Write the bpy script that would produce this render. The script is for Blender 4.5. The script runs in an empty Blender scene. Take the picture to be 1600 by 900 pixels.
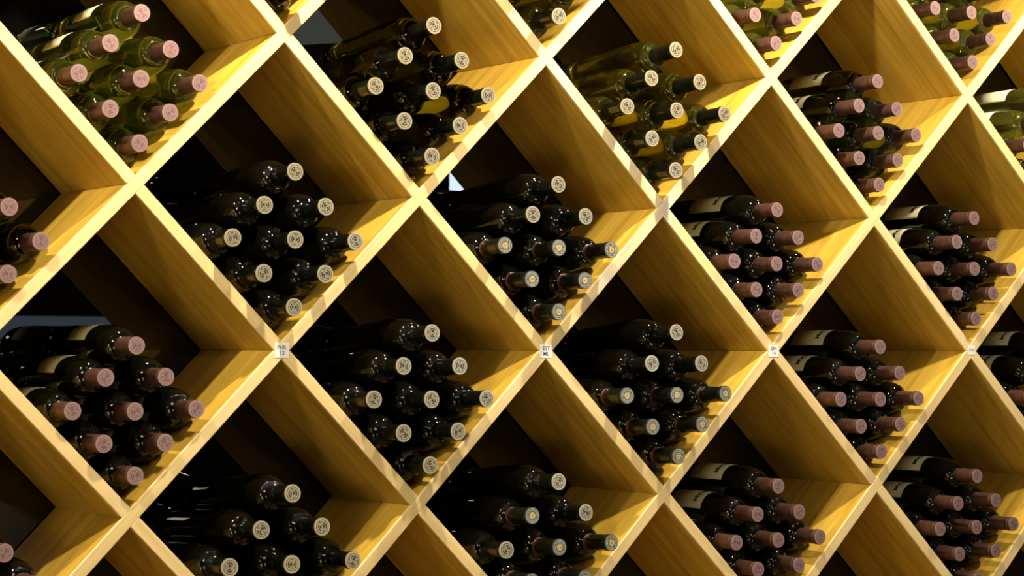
import bpy, bmesh, math, random
from mathutils import Vector, Matrix
random.seed(7)
S = bpy.context.scene
PI = math.pi
R2 = math.sqrt(2)

# ------------------------------------------------------------------ camera
def cam_axes(yaw, pitch, roll):
    f = Vector((math.sin(yaw)*math.cos(pitch), math.cos(yaw)*math.cos(pitch), math.sin(pitch)))
    r = Vector((math.cos(yaw), -math.sin(yaw), 0)); u = r.cross(f)
    c, s = math.cos(roll), math.sin(roll)
    return c*r + s*u, -s*r + c*u, f
cam_data = bpy.data.cameras.new('camera')
cam = bpy.data.objects.new('camera', cam_data); S.collection.objects.link(cam)
_r, _u, _f = cam_axes(0.58097, 0.071975, 0.002236)
cam.matrix_world = Matrix(((_r.x, _u.x, -_f.x, -1.56652), (_r.y, _u.y, -_f.y, -3.04018), (_r.z, _u.z, -_f.z, 0.00525), (0, 0, 0, 1)))
cam_data.sensor_width = 36.0
cam_data.lens = 3391.32 * 36.0 / 1600.0
cam_data.shift_y = -151.594 / 1600.0
cam_data.clip_start = 0.05
cam_data.dof.use_dof = True
cam_data.dof.focus_distance = 3.95
cam_data.dof.aperture_fstop = 11.0
S.camera = cam

# ------------------------------------------------------------------ world, exposure, lamps
w = bpy.data.worlds.new('world'); S.world = w; w.use_nodes = True
w.node_tree.nodes['Background'].inputs[0].default_value = (0.9, 0.8, 0.6, 1)
w.node_tree.nodes['Background'].inputs[1].default_value = 0.02
S.view_settings.view_transform = 'Standard'; S.view_settings.look = 'None'
S.view_settings.exposure = 0.17; S.view_settings.gamma = 1.0
S.view_settings.use_curve_mapping = False

def spot(name, loc, aim, power, angle=120, radius=0.012, col=(1, .86, .62), blend=.6):
    d = bpy.data.lights.new(name, 'SPOT'); d.energy = power; d.color = col
    d.spot_size = math.radians(angle); d.spot_blend = blend; d.shadow_soft_size = radius
    o = bpy.data.objects.new(name, d); S.collection.objects.link(o); o.location = loc
    o.rotation_euler = (Vector(aim) - Vector(loc)).to_track_quat('-Z', 'Y').to_euler()
    return o
# a row of small halogen spots hung just in front of the rack, above the view
for x, dx, pw in ((-1.02, .20, 70), (-0.12, .16, 74), (0.77, .14, 74), (1.65, .0, 46)):
    spot('halogen_spot', (x, -0.37, 1.0), (x+dx, 0.10, -0.25), pw, 138, .020, blend=1.0)
# dimmer ceiling lamps farther back in the tasting room
for x, y, pw in ((-2.6, -1.4, 7), (-2.9, -3.2, 9), (-1.5, -1.9, 6), (-1.4, -4.0, 8), (-.2, -2.5, 5), (.9, -1.7, 3), (1.2, -3.6, 6), (2.3, -2.4, 4)):
    spot('ceiling_spot', (x, y, 1.66), (x*.5+.3, 0.1, -0.3), pw, 100, .02)
def area(name, loc, aim, power, sx, sy, col):
    d = bpy.data.lights.new(name, 'AREA'); d.shape = 'RECTANGLE'; d.size = sx; d.size_y = sy
    d.energy = power; d.color = col
    o = bpy.data.objects.new(name, d); S.collection.objects.link(o); o.location = loc
    o.rotation_euler = (Vector(aim) - Vector(loc)).to_track_quat('-Z', 'Y').to_euler()
area('counter_lamp', (-2.7, -2.9, -.95), (.3, .1, .1), 20, 1.8, .9, (1, .80, .42))  # added soft fill from low left, for board undersides and warm bottle reflections
area('ceiling_panel', (-.9, -4.3, 1.1), (.6, .1, .1), 16, .6, .3, (1, .86, .6))  # added weak frontal fill so the labels light evenly
area('wall_lamp', (-3.2, -1.6, .1), (.3, .1, .1), 17, .35, .6, (1, .82, .50))  # unseen fill from the left, added to brighten the undersides
area('bar_lamp', (1.9, -3.6, -1.0), (.6, .1, .1), 8, .7, .35, (1, .80, .42))  # added low fill from the right, out of view

# ------------------------------------------------------------------ constants of the rack
A = 0.2494          # half diagonal of a cell
T = 0.0193          # board thickness
D = 0.266           # board depth
GLASS_Y = 0.270
I0, I1, J0, J1 = -4, 8, -6, 4

# ------------------------------------------------------------------ materials
class NT:
    def __init__(s, name):
        s.m = bpy.data.materials.new(name); s.m.use_nodes = True
        s.n = s.m.node_tree.nodes; s.l = s.m.node_tree.links
        s.b = s.n['Principled BSDF']
    def new(s, t, **kw):
        x = s.n.new(t)
        for k, v in kw.items(): setattr(x, k, v)
        return x
    def link(s, a, b): s.l.new(a, b)
    def val(s, x, **kw):
        for k, v in kw.items(): x.inputs[k].default_value = v
        return x
def simple(name, col, rough=.5, metal=0, ior=1.5, trans=0, coat=0, emit=None, estr=0):
    t = NT(name); b = t.b
    b.inputs['Base Color'].default_value = (*col, 1); b.inputs['Roughness'].default_value = rough
    b.inputs['Metallic'].default_value = metal; b.inputs['IOR'].default_value = ior
    b.inputs['Transmission Weight'].default_value = trans; b.inputs['Coat Weight'].default_value = coat
    if emit:
        b.inputs['Emission Color'].default_value = (*emit, 1); b.inputs['Emission Strength'].default_value = estr
    return t.m
def wood(name, dark, light, rough, grain=1.0, wear=False):
    """oak: grain runs along local X of every board"""
    t = NT(name)
    tc = t.new('ShaderNodeTexCoord'); oi = t.new('ShaderNodeObjectInfo')
    off = t.new('ShaderNodeVectorMath', operation='SCALE'); off.inputs[0].default_value = (13.1, 7.7, 5.3)
    t.link(oi.outputs['Random'], off.inputs['Scale'])
    add = t.new('ShaderNodeVectorMath', operation='ADD')
    t.link(tc.outputs['Object'], add.inputs[0]); t.link(off.outputs[0], add.inputs[1])
    def noise(scale, detail, sc):
        mp = t.new('ShaderNodeMapping'); mp.inputs['Scale'].default_value = scale
        t.link(add.outputs[0], mp.inputs['Vector'])
        n = t.new('ShaderNodeTexNoise'); n.inputs['Scale'].default_value = sc; n.inputs['Detail'].default_value = detail
        t.link(mp.outputs[0], n.inputs['Vector']); return n
    fine = noise((2.2, 110, 110), 4, 1.6)
    broad = noise((1.2, 14, 14), 3, 2.0)
    med = noise((1.0, 34, 34), 5, 1.3)
    med.inputs['Distortion'].default_value = .6
    m1 = t.new('ShaderNodeMix', data_type='FLOAT'); m1.inputs['Factor'].default_value = .45
    t.link(fine.outputs['Fac'], m1.inputs[2]); t.link(med.outputs['Fac'], m1.inputs[3])
    m2 = t.new('ShaderNodeMix', data_type='FLOAT'); m2.inputs['Factor'].default_value = .35
    t.link(m1.outputs[0], m2.inputs[2]); t.link(broad.outputs['Fac'], m2.inputs[3])
    cr = t.new('ShaderNodeValToRGB'); e = cr.color_ramp.elements
    e[0].position = .5 - .17/grain; e[0].color = (*dark, 1); e[1].position = .5 + .10/grain; e[1].color = (*light, 1)
    t.link(m2.outputs[0], cr.inputs['Fac'])
    col = cr.outputs['Color']
    if wear:   # greyish rubbed patches where the varnish has gone
        g = t.new('ShaderNodeNewGeometry')
        total = None
        for c, r in (((.748, 0, .262), .07), ((.66, 0, .35), .07), ((.53, 0, .47), .06), ((.69, 0, .19), .09), ((.62, 0, .12), .07)):
            d = t.new('ShaderNodeVectorMath', operation='DISTANCE'); d.inputs[1].default_value = c
            t.link(g.outputs['Position'], d.inputs[0])
            mr = t.new('ShaderNodeMapRange'); mr.inputs['From Min'].default_value = r; mr.inputs['From Max'].default_value = r*.2
            t.link(d.outputs['Value'], mr.inputs['Value'])
            if total is None: total = mr.outputs[0]
            else:
                mx = t.new('ShaderNodeMath', operation='MAXIMUM'); t.link(total, mx.inputs[0]); t.link(mr.outputs[0], mx.inputs[1]); total = mx.outputs[0]
        ns = noise((5, 90, 60), 4, 1.5)
        r2 = t.new('ShaderNodeMapRange'); r2.inputs['From Min'].default_value = .42; r2.inputs['From Max'].default_value = .56
        t.link(ns.outputs['Fac'], r2.inputs['Value'])
        mu = t.new('ShaderNodeMath', operation='MULTIPLY'); t.link(total, mu.inputs[0]); t.link(r2.outputs[0], mu.inputs[1])
        mu2 = t.new('ShaderNodeMath', operation='MULTIPLY'); t.link(mu.outputs[0], mu2.inputs[0]); mu2.inputs[1].default_value = .75
        mc = t.new('ShaderNodeMix', data_type='RGBA'); t.link(mu2.outputs[0], mc.inputs['Factor'])
        t.link(col, mc.inputs[6]); mc.inputs[7].default_value = (.50, .49, .50, 1)
        col = mc.outputs[2]
    t.link(col, t.b.inputs['Base Color'])
    t.b.inputs['Roughness'].default_value = rough
    t.b.inputs['Specular IOR Level'].default_value = .35
    bp = t.new('ShaderNodeBump'); bp.inputs['Strength'].default_value = .12; bp.inputs['Distance'].default_value = .001
    t.link(m1.outputs[0], bp.inputs['Height']); t.link(bp.outputs[0], t.b.inputs['Normal'])
    return t.m
M = {}
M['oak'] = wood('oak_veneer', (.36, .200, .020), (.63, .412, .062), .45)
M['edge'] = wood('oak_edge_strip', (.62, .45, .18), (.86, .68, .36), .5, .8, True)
def glass(name, tint, tr=1.0, rough=.0):
    t = NT(name); t.b.inputs['Base Color'].default_value = (*tint, 1); t.b.inputs['Transmission Weight'].default_value = tr
    t.b.inputs['Roughness'].default_value = rough; t.b.inputs['IOR'].default_value = 1.47
    return t.m
M['g_red'] = simple('red_wine_in_dark_glass', (.0025, .0025, .0015), .012)
M['g_olive'] = glass('olive_glass', (.54, .60, .07), .985)
M['g_gold'] = glass('gold_olive_glass', (.58, .56, .08), .99)
M['g_dkolive'] = glass('dark_olive_glass', (.24, .27, .05))
M['g_leaf'] = glass('leaf_green_glass', (.70, .74, .14), .97)
M['g_green'] = glass('deep_green_glass', (.16, .20, .05))
def capsule_mat(name, col, rough, metal):
    t = NT(name)
    tc = t.new('ShaderNodeTexCoord'); n = t.new('ShaderNodeTexNoise'); n.inputs['Scale'].default_value = 90; n.inputs['Detail'].default_value = 3
    t.link(tc.outputs['Object'], n.inputs['Vector'])
    cr = t.new('ShaderNodeValToRGB'); e = cr.color_ramp.elements
    e[0].position = .3; e[0].color = (*[c*.8 for c in col], 1); e[1].position = .7; e[1].color = (*[min(1, c*1.15) for c in col], 1)
    t.link(n.outputs['Fac'], cr.inputs['Fac']); t.link(cr.outputs[0], t.b.inputs['Base Color'])
    t.b.inputs['Roughness'].default_value = rough; t.b.inputs['Metallic'].default_value = metal
    bp = t.new('ShaderNodeBump'); bp.inputs['Strength'].default_value = .15; bp.inputs['Distance'].default_value = .0006
    t.link(n.outputs['Fac'], bp.inputs['Height']); t.link(bp.outputs[0], t.b.inputs['Normal'])
    return t.m
M['cap_maroon'] = capsule_mat('maroon_capsule_foil', (.080, .036, .025), .45, .25)
M['cap_maroon_dark'] = capsule_mat('dark_maroon_capsule_foil', (.062, .030, .022), .4, .25)
M['cap_black'] = capsule_mat('black_capsule_foil', (.004, .005, .003), .16, 0)
M['cap_crest'] = capsule_mat('crest_capsule_foil', (.008, .009, .005), .22, .1)
M['copper'] = simple('copper_band_print', (.11, .035, .018), .35, .4)
M['seal_pink'] = simple('pink_foil_disc', (.42, .27, .27), .38, .45)
M['seal_pink_line'] = simple('pink_foil_groove', (.17, .09, .09), .5, .3)
M['seal_silver'] = simple('pewter_foil_disc', (.50, .44, .29), .33, .5)
M['seal_silver_line'] = simple('dark_emblem_print', (.035, .025, .015), .5)
M['seal_grey'] = simple('dark_grey_foil_disc', (.10, .105, .095), .35, .5)
M['seal_dots'] = simple('pale_dot_print', (.55, .54, .46), .45, .2)
M['gold'] = simple('gold_crest_foil', (.75, .55, .18), .35, .5)
def paper(name, col):
    t = NT(name); tc = t.new('ShaderNodeTexCoord'); n = t.new('ShaderNodeTexNoise'); n.inputs['Scale'].default_value = 60
    t.link(tc.outputs['Object'], n.inputs['Vector']); cr = t.new('ShaderNodeValToRGB')
    cr.color_ramp.elements[0].color = (*[c*.9 for c in col], 1); cr.color_ramp.elements[1].color = (*col, 1)
    t.link(n.outputs['Fac'], cr.inputs['Fac']); t.link(cr.outputs[0], t.b.inputs['Base Color']); t.b.inputs['Roughness'].default_value = .7
    return t.m
M['label'] = paper('cream_label_paper', (.62, .62, .40))
M['label_pale'] = paper('pale_label_paper', (.74, .78, .55))
M['ink'] = simple('black_ink', (.02, .02, .02), .6)
M['ink_grey'] = simple('grey_ink', (.22, .20, .13), .6)
M['ink_green'] = simple('green_ink', (.10, .26, .10), .6)
M['tag'] = paper('white_tag_paper', (.88, .90, .93))
M['ink_blue'] = simple('blue_black_ink', (.06, .06, .12), .6)
M['pane'] = simple('dark_glass_pane', (.003, .003, .003), .0, ior=1.55)
M['wall'] = simple('dark_room_plaster', (.05, .035, .025), .8)
M['ceil'] = simple('dark_ceiling_paint', (.04, .03, .025), .9)
def floor_mat():
    t = NT('brown_floor_boards'); tc = t.new('ShaderNodeTexCoord'); mp = t.new('ShaderNodeMapping'); mp.inputs['Scale'].default_value = (8, 1, 1)
    t.link(tc.outputs['Object'], mp.inputs['Vector']); n = t.new('ShaderNodeTexNoise'); n.inputs['Scale'].default_value = 3; n.inputs['Detail'].default_value = 5
    t.link(mp.outputs[0], n.inputs['Vector']); cr = t.new('ShaderNodeValToRGB')
    cr.color_ramp.elements[0].color = (.16, .09, .04, 1); cr.color_ramp.elements[1].color = (.34, .22, .10, 1)
    t.link(n.outputs['Fac'], cr.inputs['Fac']); t.link(cr.outputs[0], t.b.inputs['Base Color']); t.b.inputs['Roughness'].default_value = .45
    return t.m
M['floor'] = floor_mat()

# ------------------------------------------------------------------ object helpers
def link(o, parent=None):
    S.collection.objects.link(o)
    if parent is not None: o.parent = parent
    return o
def mesh_from(name, verts, faces, mats, fm=None, smooth=False):
    me = bpy.data.meshes.new(name); me.from_pydata(verts, [], faces)
    for m in mats: me.materials.append(m)
    for k, p in enumerate(me.polygons):
        p.use_smooth = smooth
        if fm: p.material_index = fm[k]
    me.update(); return me
def obj(name, me, parent=None):
    return link(bpy.data.objects.new(name, me), parent)
def tag(o, label, cat, group=None):
    o['label'] = label; o['category'] = cat
    if group: o['group'] = group
def box(x0, x1, y0, y1, z0, z1):
    v = [(x, y, z) for x in (x0, x1) for y in (y0, y1) for z in (z0, z1)]
    f = [(0, 1, 3, 2), (4, 6, 7, 5), (0, 4, 5, 1), (2, 3, 7, 6), (0, 2, 6, 4), (1, 5, 7, 3)]
    return v, f
def bevel_box(name, x0, x1, y0, y1, z0, z1, mat, b=.0006):
    v, f = box(x0, x1, y0, y1, z0, z1); bm = bmesh.new()
    vs = [bm.verts.new(p) for p in v]
    for q in f: bm.faces.new([vs[k] for k in q])
    bmesh.ops.recalc_face_normals(bm, faces=bm.faces)
    bmesh.ops.bevel(bm, geom=bm.edges[:], offset=b, segments=1, affect='EDGES')
    me = bpy.data.meshes.new(name); bm.to_mesh(me); bm.free(); me.materials.append(mat); return me
def structure(name, x0, x1, y0, y1, z0, z1, mat):
    v, f = box(x0, x1, y0, y1, z0, z1)
    me = mesh_from(name, v, f, [mat]); bm = bmesh.new(); bm.from_mesh(me); bmesh.ops.recalc_face_normals(bm, faces=bm.faces); bm.to_mesh(me); bm.free()
    o = obj(name, me); o['kind'] = 'structure'; return o

# ------------------------------------------------------------------ the room
FX0, FX1, FY0, FY1, FZ0, FZ1 = -3.4, 5.2, -5.0, .62, -1.56, 1.75
structure('floor', FX0, FX1, FY0, FY1, FZ0-.1, FZ0, M['floor'])
structure('ceiling', FX0, FX1, FY0, FY1, FZ1, FZ1+.1, M['ceil'])
structure('wall_left', FX0-.1, FX0, FY0, FY1, FZ0, FZ1, M['wall'])
structure('wall_right', FX1, FX1+.1, FY0, FY1, FZ0, FZ1, M['wall'])
structure('wall_back', FX0, FX1, FY1, FY1+.1, FZ0, FZ1, M['wall'])
structure('wall_front', FX0, FX1, FY0-.1, FY0, FZ0, FZ1, M['wall'])
# the glass wall the rack stands against
structure('window_1', I0*A-.4, I1*A+.4, GLASS_Y, GLASS_Y+.012, FZ0, FZ1, M['pane'])
# daylit windows and added glow panels behind the photographer, seen mirrored in the glass
def window_or_glow(n, x0, x1, z0, z1, col, st):
    m = simple('daylight_pane_%d' % n, (.5, .55, .6), .4, emit=col, estr=st)
    fr = structure('window_%d' % n, x0, x1, FY0, FY0+.01, z0, z1, m)
    v, f = [], []
    for a in ((x0-.05, x1+.05, z1, z1+.05), (x0-.05, x1+.05, z0-.05, z0), (x0-.05, x0, z0, z1), (x1, x1+.05, z0, z1)):
        vv, ff = box(a[0], a[1], FY0, FY0+.03, a[2], a[3]); k = len(v); v += vv; f += [tuple(q+k for q in g) for g in ff]
    obj('window_frame', mesh_from('window_frame', v, f, [M['wall']]), fr)
window_or_glow(2, 3.70, 4.35, .40, .98, (.66, .80, 1.0), 20)
window_or_glow(3, 1.36, 2.25, -.55, .13, (.45, .62, .85), 1.0)  # added panel, its glow stands in for a bluish lit surface
window_or_glow(4, 2.88, 3.30, 1.30, 1.56, (.8, .85, .75), .9)  # added dim glow in place of a pale lit patch of wall
window_or_glow(5, 1.20, 1.33, -.55, .13, (.6, .8, 1.0), 12)

# ------------------------------------------------------------------ the diamond rack
rack = link(bpy.data.objects.new('wine_rack', None)); rack.location = (2*A, D/2, FZ0+.003)
tag(rack, 'pale oak diamond-lattice wine rack filling the whole view', 'wine rack')
rack_inv = Matrix.Translation(rack.location).inverted()
STRIP = .005
_bc = {}
def board(name, x0, z0, x1, z1):
    """plank from (x0,z0) to (x1,z1) in the plane of the rack"""
    L = round(math.hypot(x1-x0, z1-z0), 4)
    if (name, L) not in _bc:
        _bc[(name, L)] = (bevel_box(name, -L/2, L/2, STRIP, D, -T/2+.0002, T/2-.0002, M['oak']),
                          bevel_box('edge_strip', -L/2, L/2, 0, STRIP, -T/2, T/2, M['edge'], .0008))
    a = math.atan2(z1-z0, x1-x0)
    o = obj(name, _bc[(name, L)][0], rack)
    o.matrix_parent_inverse = rack_inv
    o.location = ((x0+x1)/2, 0, (z0+z1)/2); o.rotation_euler = (0, -a, 0)
    e = obj('edge_strip', _bc[(name, L)][1], o)
    return o
for c in range(-10, 15, 2):
    lo = max(J0, I0-c); hi = min(J1, I1-c)
    if hi - lo < 1: continue
    k = T/2 * .72
    board('long_board', (lo+c)*A+k, lo*A+k, (hi+c)*A-k, hi*A-k)
for i in range(I0, I1):
    for j in range(J0+1, J1+1):
        if (i + j) % 2: continue
        k = T/2/R2 + .0001
        board('divider_board', i*A+k, j*A-k, (i+1)*A-k, (j-1)*A+k)
for nm, x0, z0, x1, z1 in (('frame_board', I0*A-T, J1*A+T/2, I1*A+T, J1*A+T/2), ('frame_board', I0*A-T, J0*A-T/2, I1*A+T, J0*A-T/2),
                           ('frame_board', I0*A-T/2, J0*A, I0*A-T/2, J1*A), ('frame_board', I1*A+T/2, J0*A, I1*A+T/2, J1*A)):
    board(nm, x0, z0, x1, z1)

# ------------------------------------------------------------------ bottle pieces (local +Z from base to cork, label centred on +X)
def lathe(name, prof, seg, mats, cap0=True, cap1=True, smooth=True):
    v, f = [], []
    for (z, r) in prof:
        for k in range(seg):
            a = 2*PI*k/seg; v.append((r*math.cos(a), r*math.sin(a), z))
    for p in range(len(prof)-1):
        for k in range(seg):
            q = (k+1) % seg; f.append((p*seg+k, p*seg+q, (p+1)*seg+q, (p+1)*seg+k))
    if cap0: f.append(tuple(range(seg-1, -1, -1)))
    if cap1: b = (len(prof)-1)*seg; f.append(tuple(range(b, b+seg)))
    me = mesh_from(name, v, f, mats, None, smooth)
    return me
def bordeaux(L, rb, rs, neck, sh, cap_len):
    """glass profile: base radius rb, shoulder radius rs, shoulder starts at sh, neck radius neck"""
    p = [(.012, .004), (.006, .016), (.0015, rb-.011), (0, rb-.007), (.0006, rb-.0035), (.0025, rb-.0012), (.006, rb-.0002), (.010, rb)]
    n = 6
    for k in range(1, n+1): p.append((.010+(sh-.010)*k/n, rb+(rs-rb)*k/n))
    H = L - cap_len + .002 - sh
    for k in range(1, 15):
        a = k/14*PI/2
        p.append((sh + H*math.sin(a), neck + (rs-neck)*math.cos(a)**.64))
    p += [(L-cap_len+.004, neck-.0002), (L-.012, neck-.0015), (L-.002, neck-.0018)]
    return p
def capsule_prof(L, n, r0, r1):
    return [(L-n, r0-.0012), (L-n, r0), (L-n*.5, (r0+r1)/2), (L-.0125, r1-.0001), (L-.0115, r1-.0001), (L-.0105, r1+.0009), (L-.0075, r1+.0009), (L-.0068, r1+.0002), (L-.0060, r1+.0002), (L-.0052, r1+.0009), (L-.0025, r1+.0009), (L-.0010, r1+.0005), (L-.0003, r1-.0002), (L, r1-.0012)]
def ring(r0, r1, z, a0=0, a1=360, n=28):
    v, f = [], []
    full = a1-a0 >= 360
    m = n if full else n+1
    for k in range(m):
        a = math.radians(a0 + (a1-a0)*k/n)
        v += [(r0*math.cos(a), r0*math.sin(a), z), (r1*math.cos(a), r1*math.sin(a), z)]
    for k in range(n):
        q = (k+1) % m; f.append((2*k, 2*k+1, 2*q+1, 2*q))
    return v, f
def bar(x0, y0, x1, y1, w, z):
    d = Vector((x1-x0, y1-y0)); d.normalize(); nx, ny = -d.y*w/2, d.x*w/2
    return [(x0-nx, y0-ny, z), (x1-nx, y1-ny, z), (x1+nx, y1+ny, z), (x0+nx, y0+ny, z)], [(0, 1, 2, 3)]
def assemble(name, pieces, mats):
    v, f, fm = [], [], []
    for (pv, pf), m in pieces:
        k = len(v); v += pv; f += [tuple(q+k for q in g) for g in pf]; fm += [m]*len(pf)
    return mesh_from(name, v, f, mats, fm)
def disc(r, z, n=32): return [(r*math.cos(2*PI*k/n), r*math.sin(2*PI*k/n), z) for k in range(n)], [tuple(range(n))]
def slab_disc(r, z0, z1, n=32):
    v = disc(r, z0, n)[0] + disc(r, z1, n)[0]
    f = [tuple(range(n, 2*n))] + [(k, (k+1) % n, n+(k+1) % n, n+k) for k in range(n)]
    return v, f
def seal_monogram(r, mats, rim, depth):
    """disc with a broken double ring round a small monogram"""
    e = .0002; z = .0004
    P = [(slab_disc(rim, -depth, z-.0002), 0), (slab_disc(r, -.0002, z), 0)]
    P += [(ring(r*.77, r*.86, z+e, 12, 168), 1), (ring(r*.77, r*.86, z+e, 192, 348), 1)]
    P += [(ring(r*.44, r*.62, z+e, 40, 140, 14), 1), (ring(r*.44, r*.62, z+e, 220, 320, 14), 1)]
    P += [(ring(r*.52, r*.62, z+e, -28, 28, 8), 1), (ring(r*.52, r*.62, z+e, 152, 208, 8), 1)]
    P.append((ring(0, r*.38, z+e*.5), 1))
    for s in (-1, 1):
        P.append((bar(s*r*.62, r*.10, s*r*.84, r*.10, r*.09, z+e), 1)); P.append((bar(s*r*.62, -r*.10, s*r*.84, -r*.10, r*.09, z+e), 1))
        P.append((bar(s*r*.24, -r*.26, s*r*.24, r*.26, r*.10, z+e*1.5), 0))
    P += [(bar(-r*.24, r*.24, 0, -r*.02, r*.10, z+e*2), 0), (bar(0, -r*.02, r*.24, r*.24, r*.10, z+e*2), 0)]
    return assemble('foil_seal', P, mats)
def seal_crest(r, mats):
    e = .0002; z = .0004
    P = [(slab_disc(.0139, -.0034, z), 0), (ring(r*.90, r*.97, z+e), 1)]
    for k in range(22):
        a = 2*PI*k/22; a0 = math.degrees(a)
        if k in (5, 16): continue
        P.append((ring(r*.64, r*.78, z+e, a0-4.5, a0+4.5, 2), 1))
    sh = [(-.30, .34), (.30, .34), (.36, .05), (.22, -.25), (0, -.42), (-.22, -.25), (-.36, .05)]
    P.append((([(x*r, y*r, z+e*1.5) for x, y in sh], [tuple(range(6, -1, -1))]), 2))
    P.append((ring(r*.40, r*.47, z+e, 0, 360, 20), 2))
    P += [(bar(-r*.16, r*.1, r*.16, r*.1, r*.08, z+e*3), 0), (bar(0, -r*.25, 0, r*.22, r*.07, z+e*3), 0)]
    return assemble('foil_seal', P, mats)
_txt = {}
def text_mesh(body, size, mat, bend=None, bold=0.0):
    """flat lettering (local X right, Y up) or wrapped round a bottle of radius bend"""
    cu = bpy.data.curves.new('lettering', 'FONT'); cu.body = body; cu.size = size; cu.align_x = 'CENTER'; cu.align_y = 'CENTER'
    cu.offset = bold; cu.resolution_u = 2; cu.space_line = .95
    o = bpy.data.objects.new('lettering', cu); S.collection.objects.link(o)
    dg = bpy.context.evaluated_depsgraph_get(); dg.update()
    me = bpy.data.meshes.new_from_object(o.evaluated_get(dg))
    bpy.data.objects.remove(o)
    me.materials.clear(); me.materials.append(mat)
    return me
def label_piece(name, R, z0, z1, a0, a1, mat, n=22):
    """paper wrapped on the body, angles in degrees from local +X towards +Y"""
    t = .0004; v, f = [], []
    for k in range(n+1):
        a = math.radians(a0+(a1-a0)*k/n); c, s = math.cos(a), math.sin(a)
        for rr, zz in ((R-t, z0), (R+t, z0), (R+t, z1), (R-t, z1)): v.append((rr*c, rr*s, zz))
    for k in range(n):
        for e in range(4):
            g = (e+1) % 4; f.append((4*k+e, 4*k+g, 4*k+4+g, 4*k+4+e))
    f += [(0, 3, 2, 1), (4*n, 4*n+1, 4*n+2, 4*n+3)]
    me = mesh_from(name, v, f, [mat], None, True)
    bm = bmesh.new(); bm.from_mesh(me); bmesh.ops.recalc_face_normals(bm, faces=bm.faces); bm.to_mesh(me); bm.free()
    return me
def wrap(me, R, zc, ac):
    """wrap flat lettering on radius R, line centred at height zc and angle ac"""
    for vv in me.vertices:
        a = math.radians(ac) + vv.co.x/R; z = zc + vv.co.y
        vv.co = Vector(((R+.0007)*math.cos(a), (R+.0007)*math.sin(a), z))
    me.update(); return me
def join_meshes(name, meshes):
    bm = bmesh.new(); mats = []
    for me in meshes:
        k = len(bm.faces); 
        m = me.materials[0]
        if m not in mats: mats.append(m)
        bm.from_mesh(me); bm.faces.ensure_lookup_table()
        for q in range(k, len(bm.faces)): bm.faces[q].material_index = mats.index(m)
    out = bpy.data.meshes.new(name); bm.to_mesh(out); bm.free()
    for m in mats: out.materials.append(m)
    return out

LM, LB = .280, .306
RM = .0333
def glass_mesh(kind, mat):
    if kind == 'M': return lathe('glass_body', bordeaux(LM, RM, RM, .0128, .165, .054), 40, [mat])
    return lathe('glass_body', bordeaux(LB, .0332, .0343, .0132, .172, .063), 40, [mat])
CAPM = lathe('capsule', capsule_prof(LM, .055, .0140, .0129), 32, [M['cap_maroon']], False, True)
CAPMD = lathe('capsule', capsule_prof(LM, .055, .0140, .0129), 32, [M['cap_maroon_dark']], False, True)
CAPB = lathe('capsule', capsule_prof(LB, .064, .0144, .0132), 32, [M['cap_black']], False, True)
CAPC = lathe('capsule', capsule_prof(LB, .064, .0144, .0132), 32, [M['cap_crest']], False, True)
BANDS = join_meshes('copper_band', [lathe('copper_band', [(LB-.062, .0143), (LB-.062, .0147), (LB-.0585, .0147), (LB-.0585, .0143)], 28, [M['copper']], False, False),
                                    lathe('copper_band', [(LB-.0565, .0143), (LB-.0565, .0147), (LB-.055, .0147), (LB-.055, .0143)], 28, [M['copper']], False, False)])
SEALM = seal_monogram(.0118, [M['seal_pink'], M['seal_pink_line']], .0132, .0014)
SEALB = seal_monogram(.0126, [M['seal_silver'], M['seal_silver_line']], .0139, .0034)
SEALC = seal_crest(.0126, [M['seal_grey'], M['seal_dots'], M['gold']])
LAB = label_piece('front_label', RM, .063, .156, -66, 82, M['label'])
LABP = label_piece('front_label', RM, .063, .156, -66, 82, M['label_pale'])
LABS = label_piece('front_label', RM, .085, .154, -60, 78, M['label'])
# the word's end is what shows on the lit side of the label
def label_print(title_ang):
    ms = [wrap(text_mesh('PRIAM', .0145, M['ink'], bold=.0007), RM, .134, title_ang),
          wrap(text_mesh('VINEYARDS', .0058, M['ink_grey']), RM, .1445, title_ang-6),
          wrap(text_mesh('CONNECTICUT', .0034, M['ink_grey']), RM, .105, title_ang-8),
          wrap(text_mesh('RED WINE', .0034, M['ink_grey']), RM, .098, title_ang-8)]
    return join_meshes('label_print', ms[:3])
PRINT = label_print(25)
def squiggle():
    v, f = [], []
    pts = [(-.010, -.002), (-.006, .003), (-.002, -.001), (.002, .002), (.006, -.003), (.010, .001)]
    for a, b in zip(pts, pts[1:]):
        bv, bf = bar(a[0], a[1], b[0], b[1], .0012, 0); k = len(v); v += bv; f += [tuple(q+k for q in g) for g in bf]
    return wrap(mesh_from('label_print', v, f, [M['ink']]), RM, .128, 40)
SQUIG = squiggle()

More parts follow.
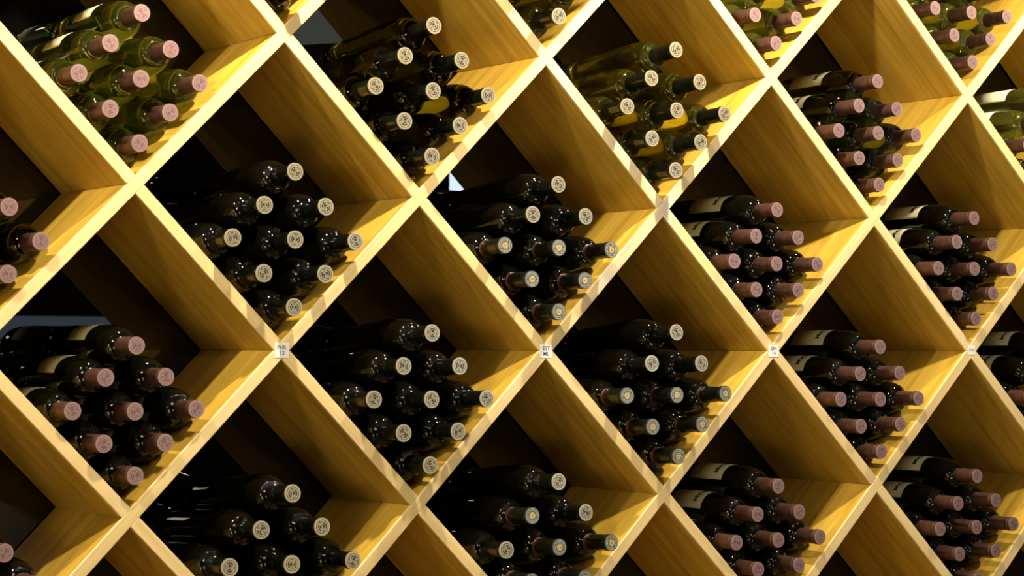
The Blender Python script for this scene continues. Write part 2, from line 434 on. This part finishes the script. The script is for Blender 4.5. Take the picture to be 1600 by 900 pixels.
def place(o, base, tip, roll=0.0):
    zc = (tip-base).normalized(); xc = (Vector((0, 0, 1)) - zc*zc.z).normalized(); yc = zc.cross(xc)
    m = Matrix(((xc.x, yc.x, zc.x, base.x), (xc.y, yc.y, zc.y, base.y), (xc.z, yc.z, zc.z, base.z), (0, 0, 0, 1)))
    o.matrix_world = m @ Matrix.Rotation(roll, 4, 'Z')
_g = {}
def bottle(kind, gmat, base, tip, label, group, lab=None, pr=None, capmesh=None, cat='wine bottle'):
    if (kind, gmat) not in _g: _g[(kind, gmat)] = glass_mesh('M' if kind == 'M' else 'B', M[gmat])
    root = link(bpy.data.objects.new('wine_bottle', None))
    tag(root, label, cat, group)
    place(root, base, tip, random.uniform(-.09, .09))
    obj('glass_body', _g[(kind, gmat)], root)
    L = LM if kind == 'M' else LB
    cm, sm = {'M': (CAPM, SEALM), 'B': (CAPB, SEALB), 'C': (CAPC, SEALC)}[kind]
    if capmesh: cm = capmesh
    cp = obj('capsule', cm, root)
    s = obj('foil_seal', sm, cp); s.location = (0, 0, L-.0003); s.rotation_euler = (0, 0, random.choice((0, PI/2, PI))+random.uniform(-.9, .9))
    if kind == 'C': obj('copper_band', BANDS, cp)
    if lab:
        lb = obj('front_label', lab, root)
        if pr: obj('label_print', pr, lb)['kind'] = 'stuff'
    return root

# ------------------------------------------------------------------ bottle positions
# tip of every cork relative to the node below its cell, in millimetres, in the order
# topmost, second row left/right, middle row left/centre/right, fourth row left/right, bottom
TIPS = {
    (-1, 1): [(0.7, 259.4), (-48.7, 209.7), (49.1, 207.6), (-98.6, 160.7), (0.5, 159.1), (97.7, 158.0), (-48.1, 110.4), (49.4, 110.6), (-0.0, 61.1)],
    (1, 1): [(0.7, 278.2), (-52.9, 224.8), (55.3, 225.6), (-106.2, 172.4), (0.5, 171.3), (106.7, 171.0), (-53.4, 119.0), (53.4, 118.0), (-0.2, 64.8)],
    (3, 1): [(-1.0, 277.2), (-54.0, 223.4), (51.8, 224.0), (-106.5, 170.9), (-0.0, 169.7), (106.3, 170.6), (-54.3, 117.3), (52.7, 117.5), (-1.9, 64.0)],
    (5, 1): [(2.9, 259.3), (-45.7, 210.0), (51.4, 210.0), (-97.3, 160.0), (0.5, 160.7), (100.4, 162.6), (-46.9, 111.1), (50.4, 111.0), (1.9, 62.7)],
    (2, 2): [None, None, None, None, None, None, None, None, (-0.5, 66.0)],
    (4, 2): [None, None, None, None, None, None, (-46.9, 110.9), (51.1, 112.2), (1.1, 61.9)],
    (6, 2): [None, None, None, (-94.1, 162.8), (5.7, 163.6), (104.0, 164.5), (-44.2, 114.1), (53.8, 114.4), (5.1, 65.5)],
    (-2, 0): [None, None, (48.2, 207.4), None, None, (96.8, 158.6), None, (48.2, 108.9), None],
    (0, 0): [(-0.8, 277.6), (-52.3, 223.8), (55.0, 225.1), (-106.1, 171.8), (1.5, 172.0), (108.2, 172.1), (-52.5, 118.5), (53.8, 119.4), (0.3, 66.7)],
    (2, 0): [(-1.6, 279.1), (-53.7, 226.6), (53.8, 227.2), (-107.9, 173.8), (-1.5, 172.5), (107.2, 172.2), (-54.4, 118.9), (52.4, 118.7), (-1.4, 65.2)],
    (4, 0): [(0.5, 254.6), (-48.4, 206.6), (50.3, 206.4), (-98.6, 160.3), (-0.3, 157.2), (97.7, 157.9), (-48.7, 109.6), (49.4, 108.9), (0.3, 59.8)],
    (6, 0): [(7.0, 258.1), (-47.2, 210.4), (50.8, 208.6), (-95.5, 158.7), (-0.0, 159.5), (99.7, 159.2), (-47.7, 110.4), (50.7, 110.7), (1.7, 61.6)],
    (-1, -1): [(-0.4, 256.2), (-48.6, 208.8), (49.0, 209.2), (-98.8, 158.5), (0.1, 158.1), (98.9, 159.6), (-49.9, 110.8), (48.4, 110.8), (1.3, 62.2)],
    (1, -1): [(0.3, 277.9), (-52.3, 224.9), (52.7, 224.6), (-106.7, 172.3), (0.9, 171.1), (106.8, 171.3), (-51.2, 118.2), (51.6, 119.0), (-0.9, 65.9)],
    (3, -1): [(-1.6, 281.8), (-55.5, 228.0), (53.1, 227.7), (-108.9, 173.3), (-1.6, 173.3), (106.2, 174.5), (-54.5, 119.4), (54.0, 121.6), (0.7, 67.4)],
    (5, -1): [(1.1, 257.3), (-48.8, 207.3), (49.1, 208.1), (-95.6, 160.5), (1.4, 159.4), (98.2, 159.9), (-48.4, 110.3), (49.3, 112.1), (0.1, 62.2)],
    (0, -2): [(1.2, 279.0), (-53.0, 225.7), (53.0, 226.0), (-105.1, 171.7), (0.1, 171.0), (107.5, 171.3), None, None, None],
    (2, -2): [(0.1, 281.1), (-54.0, 227.2), (54.5, 228.2), (-100.2, 173.7), (0.2, 173.0), (107.9, 175.4), None, None, None],
    (4, -2): [(0.3, 255.4), (-47.3, 207.0), (48.6, 207.8), (-96.6, 159.4), (-0.5, 159.5), (97.1, 160.7), (-48.1, 109.6), (47.7, 112.5), None],
    (6, -2): [(-0.9, 258.7), (-50.8, 208.2), (48.2, 210.7), (-100.3, 161.8), (-2.2, 160.9), (98.6, 163.9), (-49.1, 112.3), (48.1, 113.6), None],
    (-2, -2): [None, None, (50.3, 208.2), None, None, None, None, None, None],
}
UV = [(2, 2), (1, 2), (2, 1), (0, 2), (1, 1), (2, 0), (0, 1), (1, 0), (0, 0)]
ALL = tuple(range(9))
POS = ['topmost bottle', 'second row left bottle', 'second row right bottle', 'middle row left bottle', 'centre bottle',
       'middle row right bottle', 'fourth row left bottle', 'fourth row right bottle', 'bottom bottle']
# cell: glass, capsule kind, which bottles, where, crest capsules, label style
CELLS = {
    (-1, 1): ('g_olive', 'M', ALL, 'top left cell of the view', (), 'squig'),
    (1, 1): ('g_dkolive', 'B', ALL, 'cell right of the top left cell', (), None),
    (3, 1): ('g_gold', 'B', ALL, 'upper cell between EST ML and ZIN 14 tags', (), None),
    (5, 1): ('g_green', 'M', ALL, 'upper cell between ZIN 14 and CIN tags', (), 'prim'),
    (7, 1): ('g_leaf', 'M', (0, 1, 3, 6), 'cell cut by the right edge, upper', (), 'pale'),
    (0, 2): ('g_dkolive', 'B', (4, 7, 8), 'cell cut by top edge, above PHIL tag', (), None),
    (2, 2): ('g_gold', 'B', (4, 5, 6, 7, 8), 'cell cut by top edge, above EST tag', (), None),
    (4, 2): ('g_leaf', 'M', (3, 4, 5, 6, 7, 8), 'cell cut by top edge, above ZIN tag', (), None),
    (6, 2): ('g_leaf', 'M', (1, 2, 3, 4, 5, 6, 7, 8), 'cell in the top right corner', (), None),
    (-2, 0): ('g_green', 'M', (2, 4, 5, 7), 'cell cut by the left edge, upper', (), None),
    (0, 0): ('g_red', 'B', ALL, 'cell right above the PHIL 12 tag', (), None),
    (2, 0): ('g_red', 'B', ALL, 'cell right above the EST ML tag', (3, 4, 5, 6, 7, 8), None),
    (4, 0): ('g_red', 'M', ALL, 'cell right above the ZIN 14 tag', (), 'prim'),
    (6, 0): ('g_red', 'M', ALL, 'cell right above the CIN tag', (), 'prim'),
    (-1, -1): ('g_red', 'M', ALL, 'cell left of the PHIL 12 tag', (), 'squig'),
    (1, -1): ('g_red', 'B', ALL, 'cell right of the PHIL 12 tag', (), None),
    (3, -1): ('g_red', 'B', ALL, 'cell right of the EST ML tag', (3, 4, 5, 6, 7, 8), None),
    (5, -1): ('g_red', 'M', ALL, 'cell right of the ZIN 14 tag', (), 'prim'),
    (7, -1): ('g_red', 'M', (0, 1, 3, 6), 'cell right of the CIN tag', (), 'prim'),
    (0, -2): ('g_red', 'B', (0, 1, 2, 3, 4, 5, 6, 7), 'cell under the PHIL 12 tag', (), None),
    (2, -2): ('g_red', 'B', (0, 1, 2, 3, 4, 5, 6, 7), 'cell under the EST ML tag', (1, 4, 5, 6, 7), None),
    (4, -2): ('g_red', 'M', ALL, 'cell under the ZIN 14 tag', (), 'prim'),
    (6, -2): ('g_red', 'M', ALL, 'cell under the CIN tag', (), 'prim'),
    (-2, -2): ('g_red', 'M', (2, 5), 'bottom left corner cell', (), None),
}
CAPWORD = {'M': 'maroon-capped', 'B': 'black-capped', 'C': 'crest-capped'}
GLASSWORD = {'g_olive': 'olive glass', 'g_dkolive': 'dark olive', 'g_gold': 'golden olive', 'g_green': 'deep green', 'g_leaf': 'yellow-green', 'g_red': 'dark'}
for (i, j), (gm, kind, which, where, crest, style) in CELLS.items():
    tips = TIPS.get((i, j), [None]*9)
    ox, oz = i*A, j*A
    for n in which:
        u, v = UV[n]
        if kind == 'M':
            tx, tz, yc, yb = .0490*(u-v), .0615+.0490*(u+v), -.012, .268
            bx, bz = .0481*(u-v), .0612+.0483*(u+v)
        else:
            tx, tz, yc, yb = .0535*(u-v), .0660+.0531*(u+v), -.040, .266
            bx, bz = .0480*(u-v), .0614+.0480*(u+v)
        if n < len(tips) and tips[n]:
            mx, mz = tips[n][0]/1000, tips[n][1]/1000
            tx = max(tx-.0016, min(tx+.0016, mx)); tz = max(tz-.0016, min(tz+.0035, mz))
        need = (.0338 if kind == 'M' else .0355) + T/2      # keep clear of the two boards of the cell
        low = need*R2 - (tz - abs(tx))
        if low > 0: tz += low
        yj = random.uniform(-.0015, .0015)
        tip = Vector((ox+tx, yc+yj, oz+tz)); base = Vector((ox+bx, yb+yj, oz+bz))
        k = 'C' if n in crest else kind
        base = tip + (base-tip).normalized()*(LM if kind == 'M' else LB)
        lab = {'prim': LAB, 'squig': LABS, 'pale': LABP}.get(style)
        pr = {'prim': PRINT, 'squig': SQUIG}.get(style)
        cm = CAPMD if (i, j) in ((6, 2), (7, 1)) else None
        bottle(k, gm, base, tip, '%s %s %s, %s' % (CAPWORD[k], GLASSWORD[gm], POS[n], where),
               'wine bottles in the ' + where, lab, pr, cm)

# ------------------------------------------------------------------ paper tags on the crossings
def paper_tag(i, w, h, top, bottom, ink, rot, label, dx=0, dz=0, size=.0088):
    root = obj('paper_tag', bevel_box('paper_tag', -w/2, w/2, -.0004, 0, -h/2, h/2, M['tag'], .0001))
    root.location = (i*A+dx, -.0002, dz); root.rotation_euler = (0, rot, 0)
    tag(root, label, 'tag', 'paper tags on the rack crossings')
    body = top + ('\n' + bottom if bottom else '')
    me = text_mesh(body, size, ink, bold=.00012)
    for v in me.vertices: v.co = Vector((v.co.x, -.0006, v.co.y))
    me.update(); obj('handwriting', me, root)
paper_tag(0, .0245, .0235, 'PHIL', '12', M['ink_blue'], .0, 'white square paper tag handwritten PHIL 12')
paper_tag(2, .0245, .0225, 'EST', 'ML', M['ink_blue'], .03, 'white square paper tag handwritten EST ML', 0, -.001, .0096)
paper_tag(4, .0235, .0215, 'ZIN', '14', M['ink_blue'], -.01, 'white square paper tag handwritten ZIN 14 in faint ink', 0, 0, .0090)
paper_tag(6, .0190, .0170, 'CIN', '', M['ink_green'], .0, 'small white paper tag with green letters CIN', 0, .002, .0080)
